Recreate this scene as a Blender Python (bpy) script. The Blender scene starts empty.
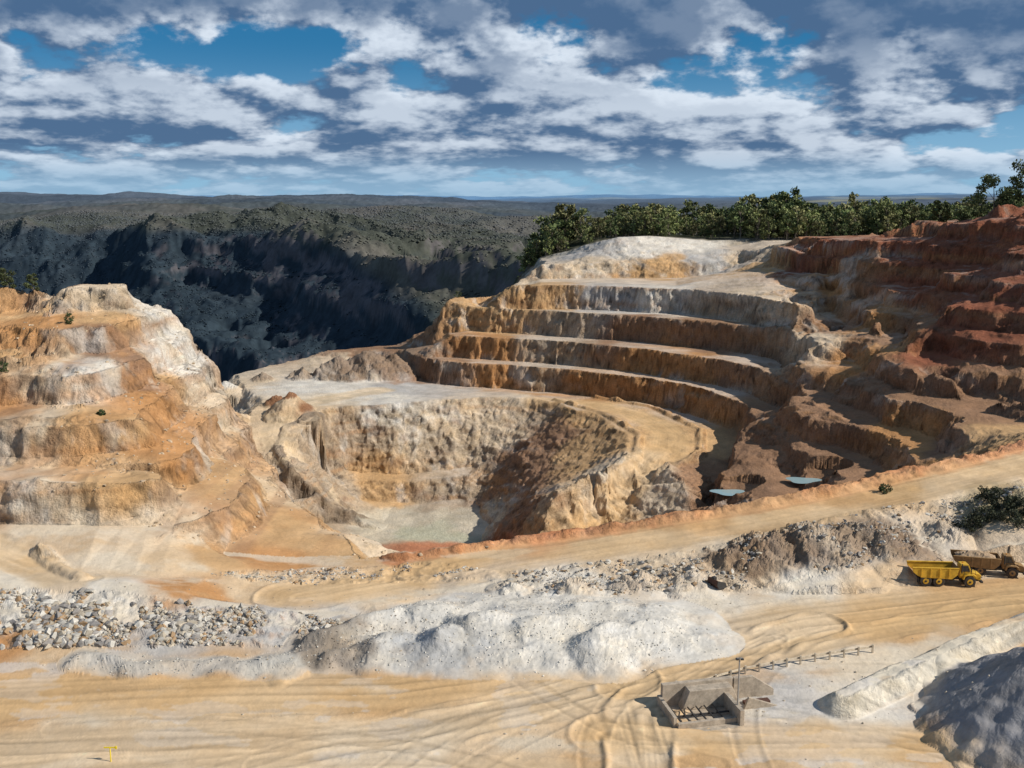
import bpy, math, random, time
import numpy as np
from mathutils import Vector, Matrix
from mathutils.geometry import delaunay_2d_cdt
from mathutils.bvhtree import BVHTree
T0=time.time()
rng=np.random.default_rng(7); random.seed(7)
scene=bpy.context.scene
CH=55.0; F=1000.0; PITCH=math.atan(187/1000.0)
sp,cp=math.sin(PITCH),math.cos(PITCH)
# ---- unprojection helpers: image pixel plus assumed level or depth -> world metres
def PZ(u,v,z):
    a=(384-v)/F; r=(sp-cp*a)/(cp+sp*a); y=(CH-z)/r
    return (y/(cp+sp*a)*(u-512)/F,y,z)
def PD(u,v,y):
    a=(384-v)/F; r=(sp-cp*a)/(cp+sp*a)
    return (y/(cp+sp*a)*(u-512)/F,y,CH-r*y)
# ---------------- noise
TAB=rng.random((256,256)).astype(np.float32)*2-1
def vn(x,y,s=0,sharp=0):
    x=np.asarray(x,dtype=np.float64)+s*13.37; y=np.asarray(y,dtype=np.float64)+s*7.91
    xi=np.floor(x); yi=np.floor(y); fx=(x-xi).astype(np.float32); fy=(y-yi).astype(np.float32)
    xi=xi.astype(np.int64); yi=yi.astype(np.int64)
    if sharp: fx=np.clip((fx-.5)*sharp+.5,0,1); fy=np.clip((fy-.5)*sharp+.5,0,1)
    else: fx=fx*fx*(3-2*fx); fy=fy*fy*(3-2*fy)
    x0=xi&255; x1=(xi+1)&255; y0=yi&255; y1=(yi+1)&255
    a=TAB[x0,y0]; b=TAB[x1,y0]; c=TAB[x0,y1]; d=TAB[x1,y1]
    return (a+(b-a)*fx)*(1-fy)+(c+(d-c)*fx)*fy
def fbm(x,y,o=4,s=0,g=.5,sharp=0):
    t=0;A=1;N=0
    c,sn=math.cos(.6),math.sin(.6)
    for i in range(o):
        t=t+A*vn(x,y,s+i*3,sharp); N+=A; A*=g
        x,y=(x*c-y*sn)*2.03,(x*sn+y*c)*2.03
    return t/N*1.4
def rid(x,y,o=4,s=0,g=.55):  # ridged, sharp crests, range ~-1..1
    t=0;A=1;N=0
    c,sn=math.cos(.9),math.sin(.9)
    for i in range(o):
        t=t+A*(1-2.6*np.abs(vn(x,y,s+i*3))); N+=A; A*=g
        x,y=(x*c-y*sn)*2.1,(x*sn+y*c)*2.1
    return t/N
def ss(a,b,x):
    t=np.clip((x-a)/(b-a),0,1); return t*t*(3-2*t)
# ---------------- terrain breaklines from image pixels at assumed levels/depths (TIN)
PTS=[]
def dens(pts,step):
    out=[]
    for a,b in zip(pts[:-1],pts[1:]):
        a=np.array(a);b=np.array(b);n=max(1,int(np.linalg.norm((b-a)[:2])/step))
        for i in range(n): out.append(a+(b-a)*i/n)
    out.append(np.array(pts[-1])); return np.array(out)
def line(pts,step=3.0): 
    d=dens(pts,step); PTS.extend(d.tolist()); return d
def smooth(d,k=3):
    for _ in range(k):
        e=d.copy(); e[1:-1]=(d[:-2]+2*d[1:-1]+d[2:])/4; d=e
    return d
def face(toe,h,w,step=2.5):
    d=smooth(dens(toe,step),4); PTS.extend(d.tolist())
    t=np.gradient(d[:,:2],axis=0); t/=np.linalg.norm(t,axis=1)[:,None]+1e-9
    n=np.stack([-t[:,1],t[:,0]],1)
    c=d.copy(); c[:,:2]+=n*w; c[:,2]+=h; PTS.extend(c.tolist()); return c
Z=lambda l:[PZ(*p) for p in l]
D=lambda l:[PD(*p) for p in l]
# yard
for y in (30,60,80,95,110):
    for x in np.linspace(-1.0,1.0,9): PTS.append([x*y,y,0])
for y in (118,126):
    for x in np.linspace(-20,60,7): PTS.append([x,y,0])
PTS+= [[110,118,0],[125,130,0]]
# left rubble bench
line(Z([(-90,575,5),(0,580,4),(60,582,4),(120,582,4),(200,598,3),(270,610,2),(340,618,1),(380,622,0)]))
line(Z([(-90,655,0),(0,655,0),(100,664,0),(200,664,0),(300,657,0),(360,640,0)]))
line(Z([(230,602,1),(300,606,1),(400,602,.6),(440,596,.3)]))
line(Z([(250,586,1),(330,586,.5),(420,582,.2)]))
# left hill
line(Z([(-90,540,6),(0,548,4),(80,572,3),(160,578,2.5),(230,577,1.5),(300,566,0),(380,558,-.8)]))
line(D([(-90,505,147),(0,518,147),(100,520,146),(200,522,151),(280,527,160),(345,534,160)]))
line(D([(-90,465,150),(0,470,150),(100,480,149),(160,482,153),(220,492,162),(275,502,175)]))
line(D([(-90,455,162),(0,462,161),(100,468,162),(160,468,164),(218,478,172)]))
line(D([(-90,400,168),(0,408,166),(80,410,168),(150,425,172),(198,440,182),(232,462,192)]))
line(D([(-90,392,176),(0,398,176),(80,398,177),(150,412,181),(196,420,190)]))
line(D([(-90,345,184),(0,352,182),(70,352,184),(110,362,190),(150,388,192),(186,395,200),(208,402,210)]))
line(D([(-90,338,193),(0,343,193),(70,338,195),(115,345,198),(140,352,200)]))
line(D([(-90,300,207),(0,300,207),(40,300,208),(90,305,210),(130,312,212),(160,335,214),(182,355,218)]))
SIL=[(95,278,223),(120,281,226),(150,300,229),(168,312,231),(188,328,232),(204,350,232),(220,374,230),(236,402,225),(249,432,215),(270,466,205),(300,500,190),(340,522,178),(388,547,161)]
line(D([(-90,284,216),(0,287,216),(60,281,220)]+SIL))
bk=np.array(D(SIL))
def behind(p,d,dz,zmax=1e9):
    q=p.copy(); k=(p[:,1]+d)/p[:,1]; q[:,0]*=k; q[:,1]+=d; q[:,0]-=d*.25; q[:,2]=np.minimum(p[:,2]-dz,zmax); return q
line(behind(bk[:-1],8,9).tolist()); line(behind(bk[:-1],26,27,-14).tolist()); line(behind(bk[3:-1],42,40,-26).tolist())
for u,y,z in [(-120,250,33),(-20,250,31),(60,252,29),(-120,300,20),(-20,300,14),(60,300,6),(110,290,5),(-120,380,-40),(0,390,-50),(100,380,-48),(180,380,-42)]:
    PTS.append([(u-512)/F*y,y,z])
for t,y,z in [(-.6,480,-100),(-.45,480,-90),(-.33,470,-70),(-.6,650,-150),(-.4,650,-140),(-.3,600,-110),(-.2,600,-90),(-.1,600,-62),(-.04,610,-30),(-.2,520,-60),(-.12,530,-45),(-.9,480,-100),(-.9,700,-160),(-.27,450,-50)]:
    PTS.append([t*y,y,z])
# white flats and ramp behind left hill
line(Z([(240,380,-20),(300,378,-20),(360,378,-20),(400,376,-21)]),6)
line(Z([(262,398,-20),(320,398,-20),(380,395,-20.5),(430,392,-21)]),6)
line(D([(235,374,438),(270,366,452),(300,360,462),(330,350,470),(395,345,480),(420,348,462)]))
line(Z([(256,410,-20.5),(246,432,-23),(256,462,-29),(286,496,-38),(335,522,-47)]))
line(Z([(318,412,-20.5),(284,428,-22.5),(276,450,-26),(288,472,-31),(318,496,-38),(360,516,-47)]))
# pit
line(Z([(330,408,-20),(370,404,-20),(420,401,-20),(480,397,-20),(520,396,-20),(556,402,-20),(600,415,-20),(625,434,-21),(628,455,-22),(602,475,-24),(566,490,-27),(546,515,-32),(540,545,-38)]))
line(Z([(324,418,-20.5),(298,432,-23),(293,448,-26.5)]))
line(D([(318,464,336),(350,471,349),(410,473,351),(470,466,352),(500,455,350)]))
line(D([(324,475,334),(350,481,341),(410,482,343),(465,476,344)]))
line(D([(356,500,325),(375,503,334),(420,503,337),(455,498,338),(470,494,338),(482,508,330),(486,524,312),(480,545,296)]))
line(D([(530,460,335),(545,478,312),(536,498,292)]),5)
line(Z([(385,530,-50),(430,530,-50),(470,530,-50)]),6)
# ochre ramp
line(Z([(590,397,-21),(650,407,-21),(700,430,-22),(700,452,-24),(662,475,-27),(632,500,-32),(604,535,-39)]))
line(Z([(560,399,-20.6),(620,412,-20.8),(668,436,-21.8),(660,458,-23.6),(632,475,-26.5),(598,498,-31),(575,535,-38)]))
# spur right of ramp
line(D([(634,466,292),(640,476,286),(640,500,278),(640,530,268)]),3)
line(D([(672,464,289),(682,474,282),(688,500,270),(690,530,258)]),3)
line(D([(690,470,290),(704,490,280),(712,520,266)]),3)
# benches
c4=face(Z([(398,374,-22),(440,385,-22),(500,389,-22),(560,393,-22),(640,403,-22),(700,416,-22),(738,432,-23),(742,450,-25),(722,480,-29),(706,512,-34)]),9.5,3)
c3=face(Z([(452,357,-13),(500,360,-13),(560,364,-13),(640,373,-13),(700,382,-13),(750,393,-13),(780,408,-14)]),9.2,3)
c2=face(Z([(470,331,-4.5),(510,333,-4.5),(560,337,-4.5),(640,342,-4.5),(720,350,-4.5),(775,358,-4.5),(800,372,-5)]),10.5,3.4)
c1=face(Z([(512,309,5.5),(560,309,5.5),(600,310,5.5),(680,314,5.5),(740,321,5.5),(790,332,5.5)]),10.5,3.4)
c0=face(Z([(545,279,15.8),(620,278,15.8),(700,278,15.8),(745,277,16)]),7,6)
line(D([(399,350,455),(405,349,450)]))
line(D([(440,322,452),(447,301,458),(455,297,462),(470,300,464),(480,305,466)]))
line(D([(430,345,448),(445,333,450)]))
line(D([(500,296,480),(520,280,490),(540,268,498),(570,262,505),(600,250,515),(618,237,522),(650,236,530),(700,240,535),(730,246,530),(750,252,500)]))
line(D([(560,268,500),(600,262,500),(640,252,508),(690,250,515)]))
line(D([(760,262,480),(745,262,486)]))
for t,y,z in [(-.02,560,-8),(.01,575,12),(.03,560,22),(.06,590,30),(.1,600,32),(.15,600,33),(.2,600,33),(.3,600,33),(.4,600,34),(.5,600,38),(.7,600,40),(.25,540,33),(.35,540,34),(.45,520,37),(.6,500,44),(.8,480,44),
    (.03,680,18),(.08,700,26),(.2,720,30),(.4,720,33),(.7,720,35),(0,700,-20),(-.05,720,-60),(-.2,760,-130),(-.4,800,-175),(-.6,900,-200),(-.9,900,-200)]:
    PTS.append([t*y,y,z])
# right hill
rl=D([(775,250,462),(800,244,440),(860,240,408),(900,237,392),(950,231,374),(980,222,362),(1024,214,348),(1100,200,335),(1200,190,330)])
line(rl,5); line([(x+4,y+38,z-1) for x,y,z in rl],10)
line(D([(765,262,470),(810,262,428),(850,258,404),(900,258,382),(950,256,362),(1024,250,335),(1120,240,325)]),4)
line(D([(762,268,462),(810,273,424),(850,281,395),(885,292,366),(893,312,346),(880,335,335),(862,358,328),(840,374,320),(805,395,310)]))
line(D([(905,290,366),(912,314,340),(895,340,328),(880,362,318),(858,378,312)]))
line(D([(830,300,400),(845,325,372),(820,345,362)]),5)
line(D([(935,290,345),(1000,290,312),(1060,280,300),(1150,270,300)]),4)
line(D([(925,335,302),(904,350,297),(903,372,286),(950,392,268),(1000,405,252),(1070,415,240),(1160,420,235)]))
line(D([(935,345,300),(925,368,288),(960,384,274),(1000,393,262),(1060,400,250),(1160,405,245)]))
line(D([(745,428,300),(775,412,302),(830,406,286),(860,398,288),(900,408,272),(960,412,255),(1000,428,235),(1014,440,222)]))
line(D([(706,505,262),(740,493,262),(800,487,256),(860,477,246),(900,470,241),(950,462,230),(990,455,215),(1018,449,204)]))
line(D([(760,450,285),(790,445,286),(800,470,268)]),5)
line(D([(850,430,275),(880,440,262),(905,450,252)]),5)
line(D([(1060,430,215),(1150,430,205)]),8)
# haul road
berm=Z([(1160,415,9),(1080,434,8.5),(1024,447,8),(960,464,7),(840,492,5),(700,517,3),(560,537,1),(460,551,0),(395,560,-.8)])
line(berm)
for off,dz in ((5,-5),(24,-16)):
    line([(x-off*.15,y+off,z+dz) for x,y,z in berm[2:]],5)
line([(x-6,y+62,z-30) for x,y,z in berm[4:]],8)
line(Z([(1160,455,8.5),(1080,466,8),(1024,478,7),(900,505,5),(760,536,3),(600,558,1),(480,570,0),(400,576,-.5)]))
line(Z([(1160,520,0),(1024,546,0),(940,555,0),(860,580,0),(760,592,0),(640,597,0),(520,600,0),(430,604,0)]))
line(Z([(1000,515,3.5),(900,530,3),(800,552,2),(700,568,1.6)]))
# gorge and far country
for p in [(-.9,2600,25),(-.9,5500,80),(.9,1400,-30),(.9,3000,10),(.9,6000,20),(-.9,1700,-210),(-.7,1600,-215)]: PTS.append([p[0]*p[1],p[1],p[2]])
line(D([(-150,216,2500),(0,220,2250),(150,226,1950),(260,233,1700),(340,244,1480),(400,258,1320),(450,268,1200),(510,268,1100),(545,262,1020)]),40)
line(D([(-150,300,2150),(0,300,1920),(150,300,1660),(260,300,1420),(340,300,1240),(400,302,1100),(450,298,1000),(500,285,930)]),40)
line(D([(-150,420,1500),(0,410,1350),(150,400,1120),(240,385,980),(330,358,920),(400,335,860),(460,315,800)]),40)
line(D([(-300,206,4200),(-100,206,4000),(0,207,3800),(100,208,3500),(250,208,3000),(350,213,2800),(450,215,2600)]),80)
line(D([(-300,195,5600),(0,194,5500),(150,193,5300),(300,195,5000),(430,197,4700),(520,204,4400),(560,208,4100)]),100)
for t,y,z in [(.1,1100,-15),(.3,1200,-20),(.5,1200,-15),(.1,1800,-45),(.3,1900,-50),(.5,1900,-40),(.1,3200,-25),(.25,3200,-10),(.45,3200,5),(-.5,7500,-30),(-.2,7500,-40),(.05,7000,0),(.25,6500,10),(.45,6500,25),
    (-.5,12000,60),(-.2,12000,60),(.05,11000,62),(.2,11000,55),(.45,10500,66),(-.9,12000,60),(.9,12000,60)]: PTS.append([t*y,y,z])
for y,z in ((20000,20),(45000,40)):
    for t in (-.9,-.4,0,.4,.9): PTS.append([t*y,y,z])
P=np.array(PTS)
P[:,:2]+=rng.normal(0,.02,(len(P),2))
res=delaunay_2d_cdt([Vector((a,b)) for a,b in P[:,:2]],[],[],0,1e-4)
tv=[]
for co,ov in zip(res[0],res[3]):
    z=P[ov[0],2] if len(ov) else 0.0
    tv.append((co[0],co[1],float(z)))
BV=BVHTree.FromPolygons(tv,[tuple(f) for f in res[2]],all_triangles=True)
dn=Vector((0,0,-1))
def rawz(X,Y):
    sh=X.shape; out=np.zeros(X.size); rc=BV.ray_cast
    for i,(a,b) in enumerate(zip(X.ravel().tolist(),Y.ravel().tolist())):
        h=rc((a,b,3000.),dn)[0]
        out[i]=h[2] if h is not None else 0.0
    return out.reshape(sh)
def camhit(u,v):
    a=(384-v)/F
    return BV.ray_cast((0,0,CH),Vector(((u-512)/F,cp+sp*a,-sp+cp*a)))[0]
# dumped gravel windrows and cones: crest line, height, side slope, kind
def cone(u,v,h,s,k,L=.15,a=.5): 
    x,y,_=PZ(u,v,0); return ([(x-L*math.cos(a),y-L*math.sin(a),0),(x+L*math.cos(a),y+L*math.sin(a),0)],h,s,k)
LR=[(Z([(262,667,0),(318,657,0),(365,645,0)]),1.2,.45,1),
    (Z([(322,650,0),(360,634,0),(400,622,0)]),2.5,.55,2),
    (Z([(470,632,0),(560,624,0),(650,626,0)]),1.9,.20,0),
    (Z([(655,650,0),(705,640,0)]),1.0,.22,0),
    (Z([(395,628,0),(450,612,0),(540,606,0)]),1.2,.22,0),
    (Z([(420,655,0),(520,658,0),(600,655,0)]),1.6,.30,0),
    (Z([(80,662,0),(150,669,0),(215,668,0),(285,672,0)]),1.0,.42,1),
    cone(385,652,2.4,.48,1,1.5,.9),cone(448,650,3.7,.58,9,.8,.8),cone(482,638,3.6,.52,9,1.2,.3),
    cone(540,638,3.0,.42,0,2.5,.4),cone(604,650,3.6,.50,0,1.2,.9),cone(640,642,2.6,.42,0,2,.5),cone(340,660,1.6,.5,2,1.2,.2),
    cone(590,620,2.6,.42,0,2.5,.1),cone(430,622,2.4,.42,0,2,.2)]
PW=[]
PW.append((60,97,0,11,.69,3))
x,y,_=PZ(291,411,-20); PW.append((x,y,-20,7,.85,4))
x,y,_=PZ(277,404,-20); PW.append((x,y,-20,3.5,.7,4))
for u,v,h,k in [(340,376,8,8),(368,374,10.5,8),(392,373,8,8),(352,380,4,7),(262,380,3,7),(302,378,4,8),(410,366,6,8),(225,388,3,0)]:
    x,y,_=PZ(u,v,-20); PW.append((x,y,-20,h,.62,k))
for u,v,z0,h,k in [(770,556,1.5,3.6,7),(812,550,2,4.0,7),(840,548,2,3.2,5),(872,545,2,3.8,7),(905,556,.8,2.6,7),(735,566,1,2.4,7),(690,580,.6,2,5),(640,585,.3,1.8,5),(575,590,.2,1.6,5),(510,592,0,1.5,5),(1020,512,4,4.2,6),(990,518,3.5,2.4,6),(945,535,2,2.2,5)]:
    x,y,_=PZ(u,v,z0); PW.append((x,y,z0,h,.45,k))
RIDG=[ # polyline ridges: pts,height,halfwidth
 (Z([(842,708,0),(900,682,0),(960,655,0),(1040,622,0),(1100,600,0)]),2.0,2.6),
 ([(a,b+.8,c) for a,b,c in berm],1.3,2.4),
 (Z([(40,545,5),(60,565,4),(82,580,3.4)]),1.0,1.6),
]
RAMPW=Z([(322,412,-20.5),(287,428,-22.5),(279,450,-26),(291,472,-31),(321,496,-38),(362,516,-47)])
RAMPO=Z([(596,398,-21),(652,407,-21),(701,430,-22),(701,452,-24),(664,475,-27),(636,500,-32)])
RAMPI=Z([(556,400,-20),(600,413,-20.5),(640,436,-21.5),(636,456,-22.5),(606,475,-24.5),(572,490,-27)])
def polydist(X,Y,pts):
    best=np.full(X.shape,1e9); S=np.zeros(X.shape); SG=np.zeros(X.shape); zz=np.zeros(X.shape); acc=0
    for a,b in zip(pts[:-1],pts[1:]):
        dx,dy=b[0]-a[0],b[1]-a[1]; L=math.hypot(dx,dy)
        t=np.clip(((X-a[0])*dx+(Y-a[1])*dy)/L**2,0,1)
        ex=X-a[0]-t*dx; ey=Y-a[1]-t*dy; d=np.hypot(ex,ey)
        m=d<best; best=np.where(m,d,best); S=np.where(m,acc+t*L,S)
        SG=np.where(m,np.sign(dx*ey-dy*ex),SG); zz=np.where(m,a[2]+(b[2]-a[2])*t,zz); acc+=L
    return best,S,SG,zz
def sline(pts,n=5):
    d=smooth(dens(pts,6),6); return [tuple(q) for q in d[::2]]+[tuple(d[-1])]
ROADS=[(Z([(-120,705,0),(150,690,0),(330,692,0),(470,688,0),(570,668,0),(700,637,0),(850,612,0),(1000,598,0),(1160,585,0)]),5.5),
 (Z([(700,900,0),(630,800,0),(596,740,0),(600,705,0),(640,676,0),(720,650,0),(820,625,0)]),3.2),
 (Z([(-120,760,0),(150,742,0),(330,748,0),(480,735,0),(560,705,0),(620,680,0)]),4.5),
 (Z([(610,735,0),(700,748,0),(820,742,0),(930,730,0),(1100,760,0)]),3.6),
 (Z([(-100,830,0),(150,780,0),(400,775,0),(600,790,0)]),4),
 (Z([(620,690,0),(760,655,0),(850,640,0),(920,622,0),(1010,606,0)]),2.5),
 (Z([(1160,435,9),(1024,463,8),(960,475,7),(840,503,5),(700,530,3),(560,550,1),(460,562,0),(395,575,-.3),(300,597,.8)]),6),
 (Z([(540,398,-20),(600,404,-21),(650,418,-21),(684,440,-22),(680,455,-24),(645,475,-27),(612,500,-32),(588,535,-38)]),6.5),
 (Z([(-60,535,5),(30,555,4),(70,578,4)]),4),
 (Z([(380,390,-20.5),(300,405,-20.5),(267,430,-23),(265,452,-27),(280,478,-33),(324,510,-46)]),6)]
ROADS=[(sline(a),b) for a,b in ROADS]
POOLS=[PZ(728,491,-25.5),PZ(803,479,-20.5),PZ(816,479,-20.5)]
def rightmask(X,Y,z):
    t=X/Y
    return ss(.24,.30,t)*ss(225,245,Y)*(1-ss(455,480,Y))*ss(-26,-18,z)
def leftmask(X,Y,z):
    return ss(-20,-40,X)*ss(138,150,Y)*(1-ss(225,240,Y))
def terr(z,s,lo,ph,w=.42):
    q=z/s+ph; f=q-np.floor(q); g=np.where(f<1-w,lo*f/(1-w),lo+(1-lo)*(f-1+w)/w)
    return s*(np.floor(q)+g-ph)
def height(X,Y):
    k=ss(125,235,Y)*.65+.12; far=ss(650,900,Y)
    wx=k*(2.0*fbm(X/17,Y/17,2,1)+1.5*rid(X/9,Y/9,3,5)+.7*fbm(X/2.2,Y/2.2,3,9,.6))
    wy=k*(2.0*fbm(X/17,Y/17,2,21)+1.5*rid(X/9,Y/9,3,25)+.7*fbm(X/2.2,Y/2.2,3,29,.6))
    if Y.max()>640:
        wx=wx+far*35*fbm(X/150,Y/150,3,41); wy=wy+far*45*fbm(X/150,Y/150,3,43)
    z=rawz(X+wx,Y+wy)
    if Y.min()<480:
        rm=rightmask(X,Y,z)
        z=z+rm*6*rid((X+.5*Y)/38,(Y-.3*X)/52,4,51)*ss(-20,-5,z)
        mx=.62+.34*ss(-.3,.3,fbm(X/50,Y/50,2,57))
        z=z*(1-mx*rm)+mx*rm*terr(z+2.4*fbm(X/40,Y/40,2,55),7.6,.10,.1,.32)
        lm=leftmask(X,Y,z)
        z=z+lm*ss(5,12,z)*1.8*rid(X/16,Y/22,4,61)
        z=z*(1-.72*lm)+.72*lm*terr(z+1.4*fbm(X/22,Y/22,3,65),6.2,.12,.3,.36)
    for x,y,z0,h,s,kd in PW:
        m=(np.abs(X-x)<h/s+3)&(np.abs(Y-y)<h/s+3)
        if not m.any(): continue
        xm=X[m];ym=Y[m]; an=np.arctan2(ym-y,xm-x)
        rough={3:.10,4:.5,8:1.6,7:.9}.get(kd,.55)
        d=np.hypot(xm-x,ym-y)*(1+.10*vn(an*1.4,an*0,70+int(x)%7)+.05*vn(xm/1.7,ym/1.7,71))
        zz=z0+h-s*(np.sqrt(d*d+.15)-.38)+rough*(fbm(xm/1.3,ym/1.3,4,75,.6) if kd not in (7,8) else rid(xm/(6 if kd==8 else 3),ym/(6 if kd==8 else 3),4,76,.6))*ss(0,1.0,h-s*d)
        z[m]=np.maximum(z[m],zz)
    if Y.min()<240:
        for i,(pts,h,w) in enumerate(RIDG):
            d,S,SG,zz=polydist(X,Y,pts)
            hh=h*(.9+(.1 if i==0 else .35)*fbm(X/2.2,Y/2.2,3,80))
            z=np.where(d<w*1.2,z+hh*(1-ss(.15,1.1,d/w)),z)
        m=(Y>98)&(Y<142)&(X<45)
        if m.any():
            xm=X[m];ym=Y[m];zm=z[m]
            for i,(pts,h,s,kd) in enumerate(LR):
                d,S,SG,_=polydist(xm+.9*vn(xm/2.6,ym/2.6,82+i),ym+.9*vn(xm/2.6,ym/2.6,92+i),pts)
                hh=h*(.94+.12*vn(S/4.5,S*0,81+i))
                dd=d*(1+.16*vn(xm/4.1,ym/4.1,85+i))
                q=hh-s*(np.sqrt(dd*dd+.03)-.17)
                q=q+(.08*rid(xm/1.5,ym/1.5,4,86,.6)+.05*fbm(xm/.5,ym/.5,2,89))*ss(-.1,.6,q)
                kk=.55; w_=np.clip(.5+.5*(q-zm)/kk,0,1); zm=np.where(q>-.6,zm*(1-w_)+q*w_+kk*w_*(1-w_)*ss(-.6,.3,q),zm)
            z[m]=zm
    if Y.max()>200 and Y.min()<400:
        for pts in (RAMPW,RAMPO,RAMPI):
            d,S,SG,zz=polydist(X,Y,pts); z=z+1.5*(.8+.4*vn(S/4,S*0,88))*(1-ss(.2,2.2,d))*(np.abs(z-zz)<6)
    z=z+.38*rubmask(X,Y)*rid(X/3.5,Y/3.5,3,84)
    for x,y,zp in POOLS:
        d=np.hypot((X-x)/1.4,Y-y)
        z=np.where(d<7,np.minimum(z,zp-.6+np.maximum(0,d-3)*.5),z)
    if Y.max()>640:
        z=z+ss(900,1500,Y)*(14*fbm(X/260,Y/260,4,90)*(1-.3*ss(4000,8000,Y)))+ss(3500,7000,Y)*30*fbm(X/1500,Y/1100,3,95)
        z=z+far*(1-ss(2000,2600,Y))*34*rid(X/230+Y/520,Y/480,5,97,.5)
        z=z+ss(1500,2400,Y)*(1-ss(4500,6500,Y))*20*rid(X/700,Y/800,4,98,.5)
        gmk=far*(1-ss(1700,2100,Y))*(1-ss(-30,-10,z))*.7
        z=z*(1-gmk)+gmk*terr(z+18*fbm(X/120,Y/120,3,92),52,.35,.2,.25)
    z=z+.10*fbm(X/9,Y/9,2,99)+.03*fbm(X/1.1,Y/1.1,3,101)
    return z
RUB=[np.array(Z(q))[:,:2] for q in ([(-60,585,4),(120,588,4),(200,604,3),(300,616,1),(345,630,0),(300,650,0),(100,652,0),(-60,650,0)],
   [(210,580,1),(300,568,0),(430,560,0),(520,575,0),(450,582,0),(300,588,0)],
   [(480,575,0),(700,550,2),(850,515,4),(1000,490,6),(1060,500,5),(1000,540,0),(930,555,0),(850,583,0),(700,594,0),(520,600,0)])]
def inpoly(X,Y,pg):
    c=np.zeros(X.shape,bool); n=len(pg)
    for i in range(n):
        x1,y1=pg[i];x2,y2=pg[(i+1)%n]
        if y1==y2: continue
        c^=((y1>Y)!=(y2>Y))&(X<(x2-x1)*(Y-y1)/(y2-y1)+x1)
    return c
def rubmask(X,Y):
    m=np.zeros(X.shape)
    if Y.min()>260: return m
    for p in RUB: m=np.maximum(m,inpoly(X,Y,p)*1.0)
    return m
# ---------------- adaptive fan grid
NC,NR=1180,1060
TW=.68
def grid(y0,y1,NC,NR,alpha):
    tc=np.linspace(-TW,TW,NC//6); yc=np.exp(np.linspace(math.log(y0),math.log(y1),600))
    Y=np.repeat(yc[:,None],len(tc),1); X=Y*tc[None,:]
    z=rawz(X,Y)
    d=np.hypot(np.diff(z,axis=0),np.diff(Y,axis=0)*alpha)/Y[:-1]
    k=9; kk=np.ones(k)/k
    d=np.apply_along_axis(lambda a:np.convolve(np.pad(a,(k//2,k//2),'edge'),kk,'valid'),1,d)
    d=np.apply_along_axis(lambda a:np.convolve(np.pad(a,(2,2),'edge'),np.ones(5)/5,'valid'),0,d)
    C=np.vstack([np.zeros((1,len(tc))),np.cumsum(d,0)]); C/=C[-1]
    tf=np.linspace(-TW,TW,NC); Yo=np.zeros((NR,NC)); q=np.linspace(0,1,NR)
    for j,t in enumerate(tf):
        f=(t+TW)/(2*TW)*(len(tc)-1); a=min(int(f),len(tc)-2); w=f-a
        Yo[:,j]=np.interp(q,C[:,a]*(1-w)+C[:,a+1]*w,yc)
    return Yo*tf[None,:],Yo
X,Y=grid(62,640,NC,NR,.45)
H=height(X,Y)
def normals(X,Y,Zz):
    Pm=np.stack([X,Y,Zz],-1)
    a=np.gradient(Pm,axis=1); b=np.gradient(Pm,axis=0)
    n=np.cross(a,b); n/=np.linalg.norm(n,axis=-1)[...,None]+1e-12
    return n
N=normals(X,Y,H)
slope=np.sqrt(1-np.clip(N[...,2],0,1)**2)
fm=ss(.3,.7,slope)
amp=np.clip(Y/330,.4,1.1)
u_=(X*.8+Y*.6)
blk=.55*fbm(u_/4.5+vn(X/7,Y/7,3)*.6,H/2.6+vn(X/9,H/5,4)*.5,3,111,.6,3.0)+.55*fbm((X*.7-Y*.7)/2.4,H/1.4,3,115,.6,2.5)+.5*rid(u_/5,H/14,4,119)
pilem=np.zeros(X.shape)
for x,y,z0,h,s,kd in PW:
    if kd==3: pilem=np.maximum(pilem,np.hypot(X-x,Y-y)<h/s+.5)
lrm=[]
for pts,h,s,kd in LR:
    d,S,_,_=polydist(X,Y,pts); lrm.append((d,S)); pilem=np.maximum(pilem,d<h/s*1.1)
rb=rubmask(X,Y)
dd=fm*amp*blk*.95*(1-.95*pilem)*(1-.7*rb)
X2=X+N[...,0]*dd; Y2=Y+N[...,1]*dd; H2=H+N[...,2]*dd*.5
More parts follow.
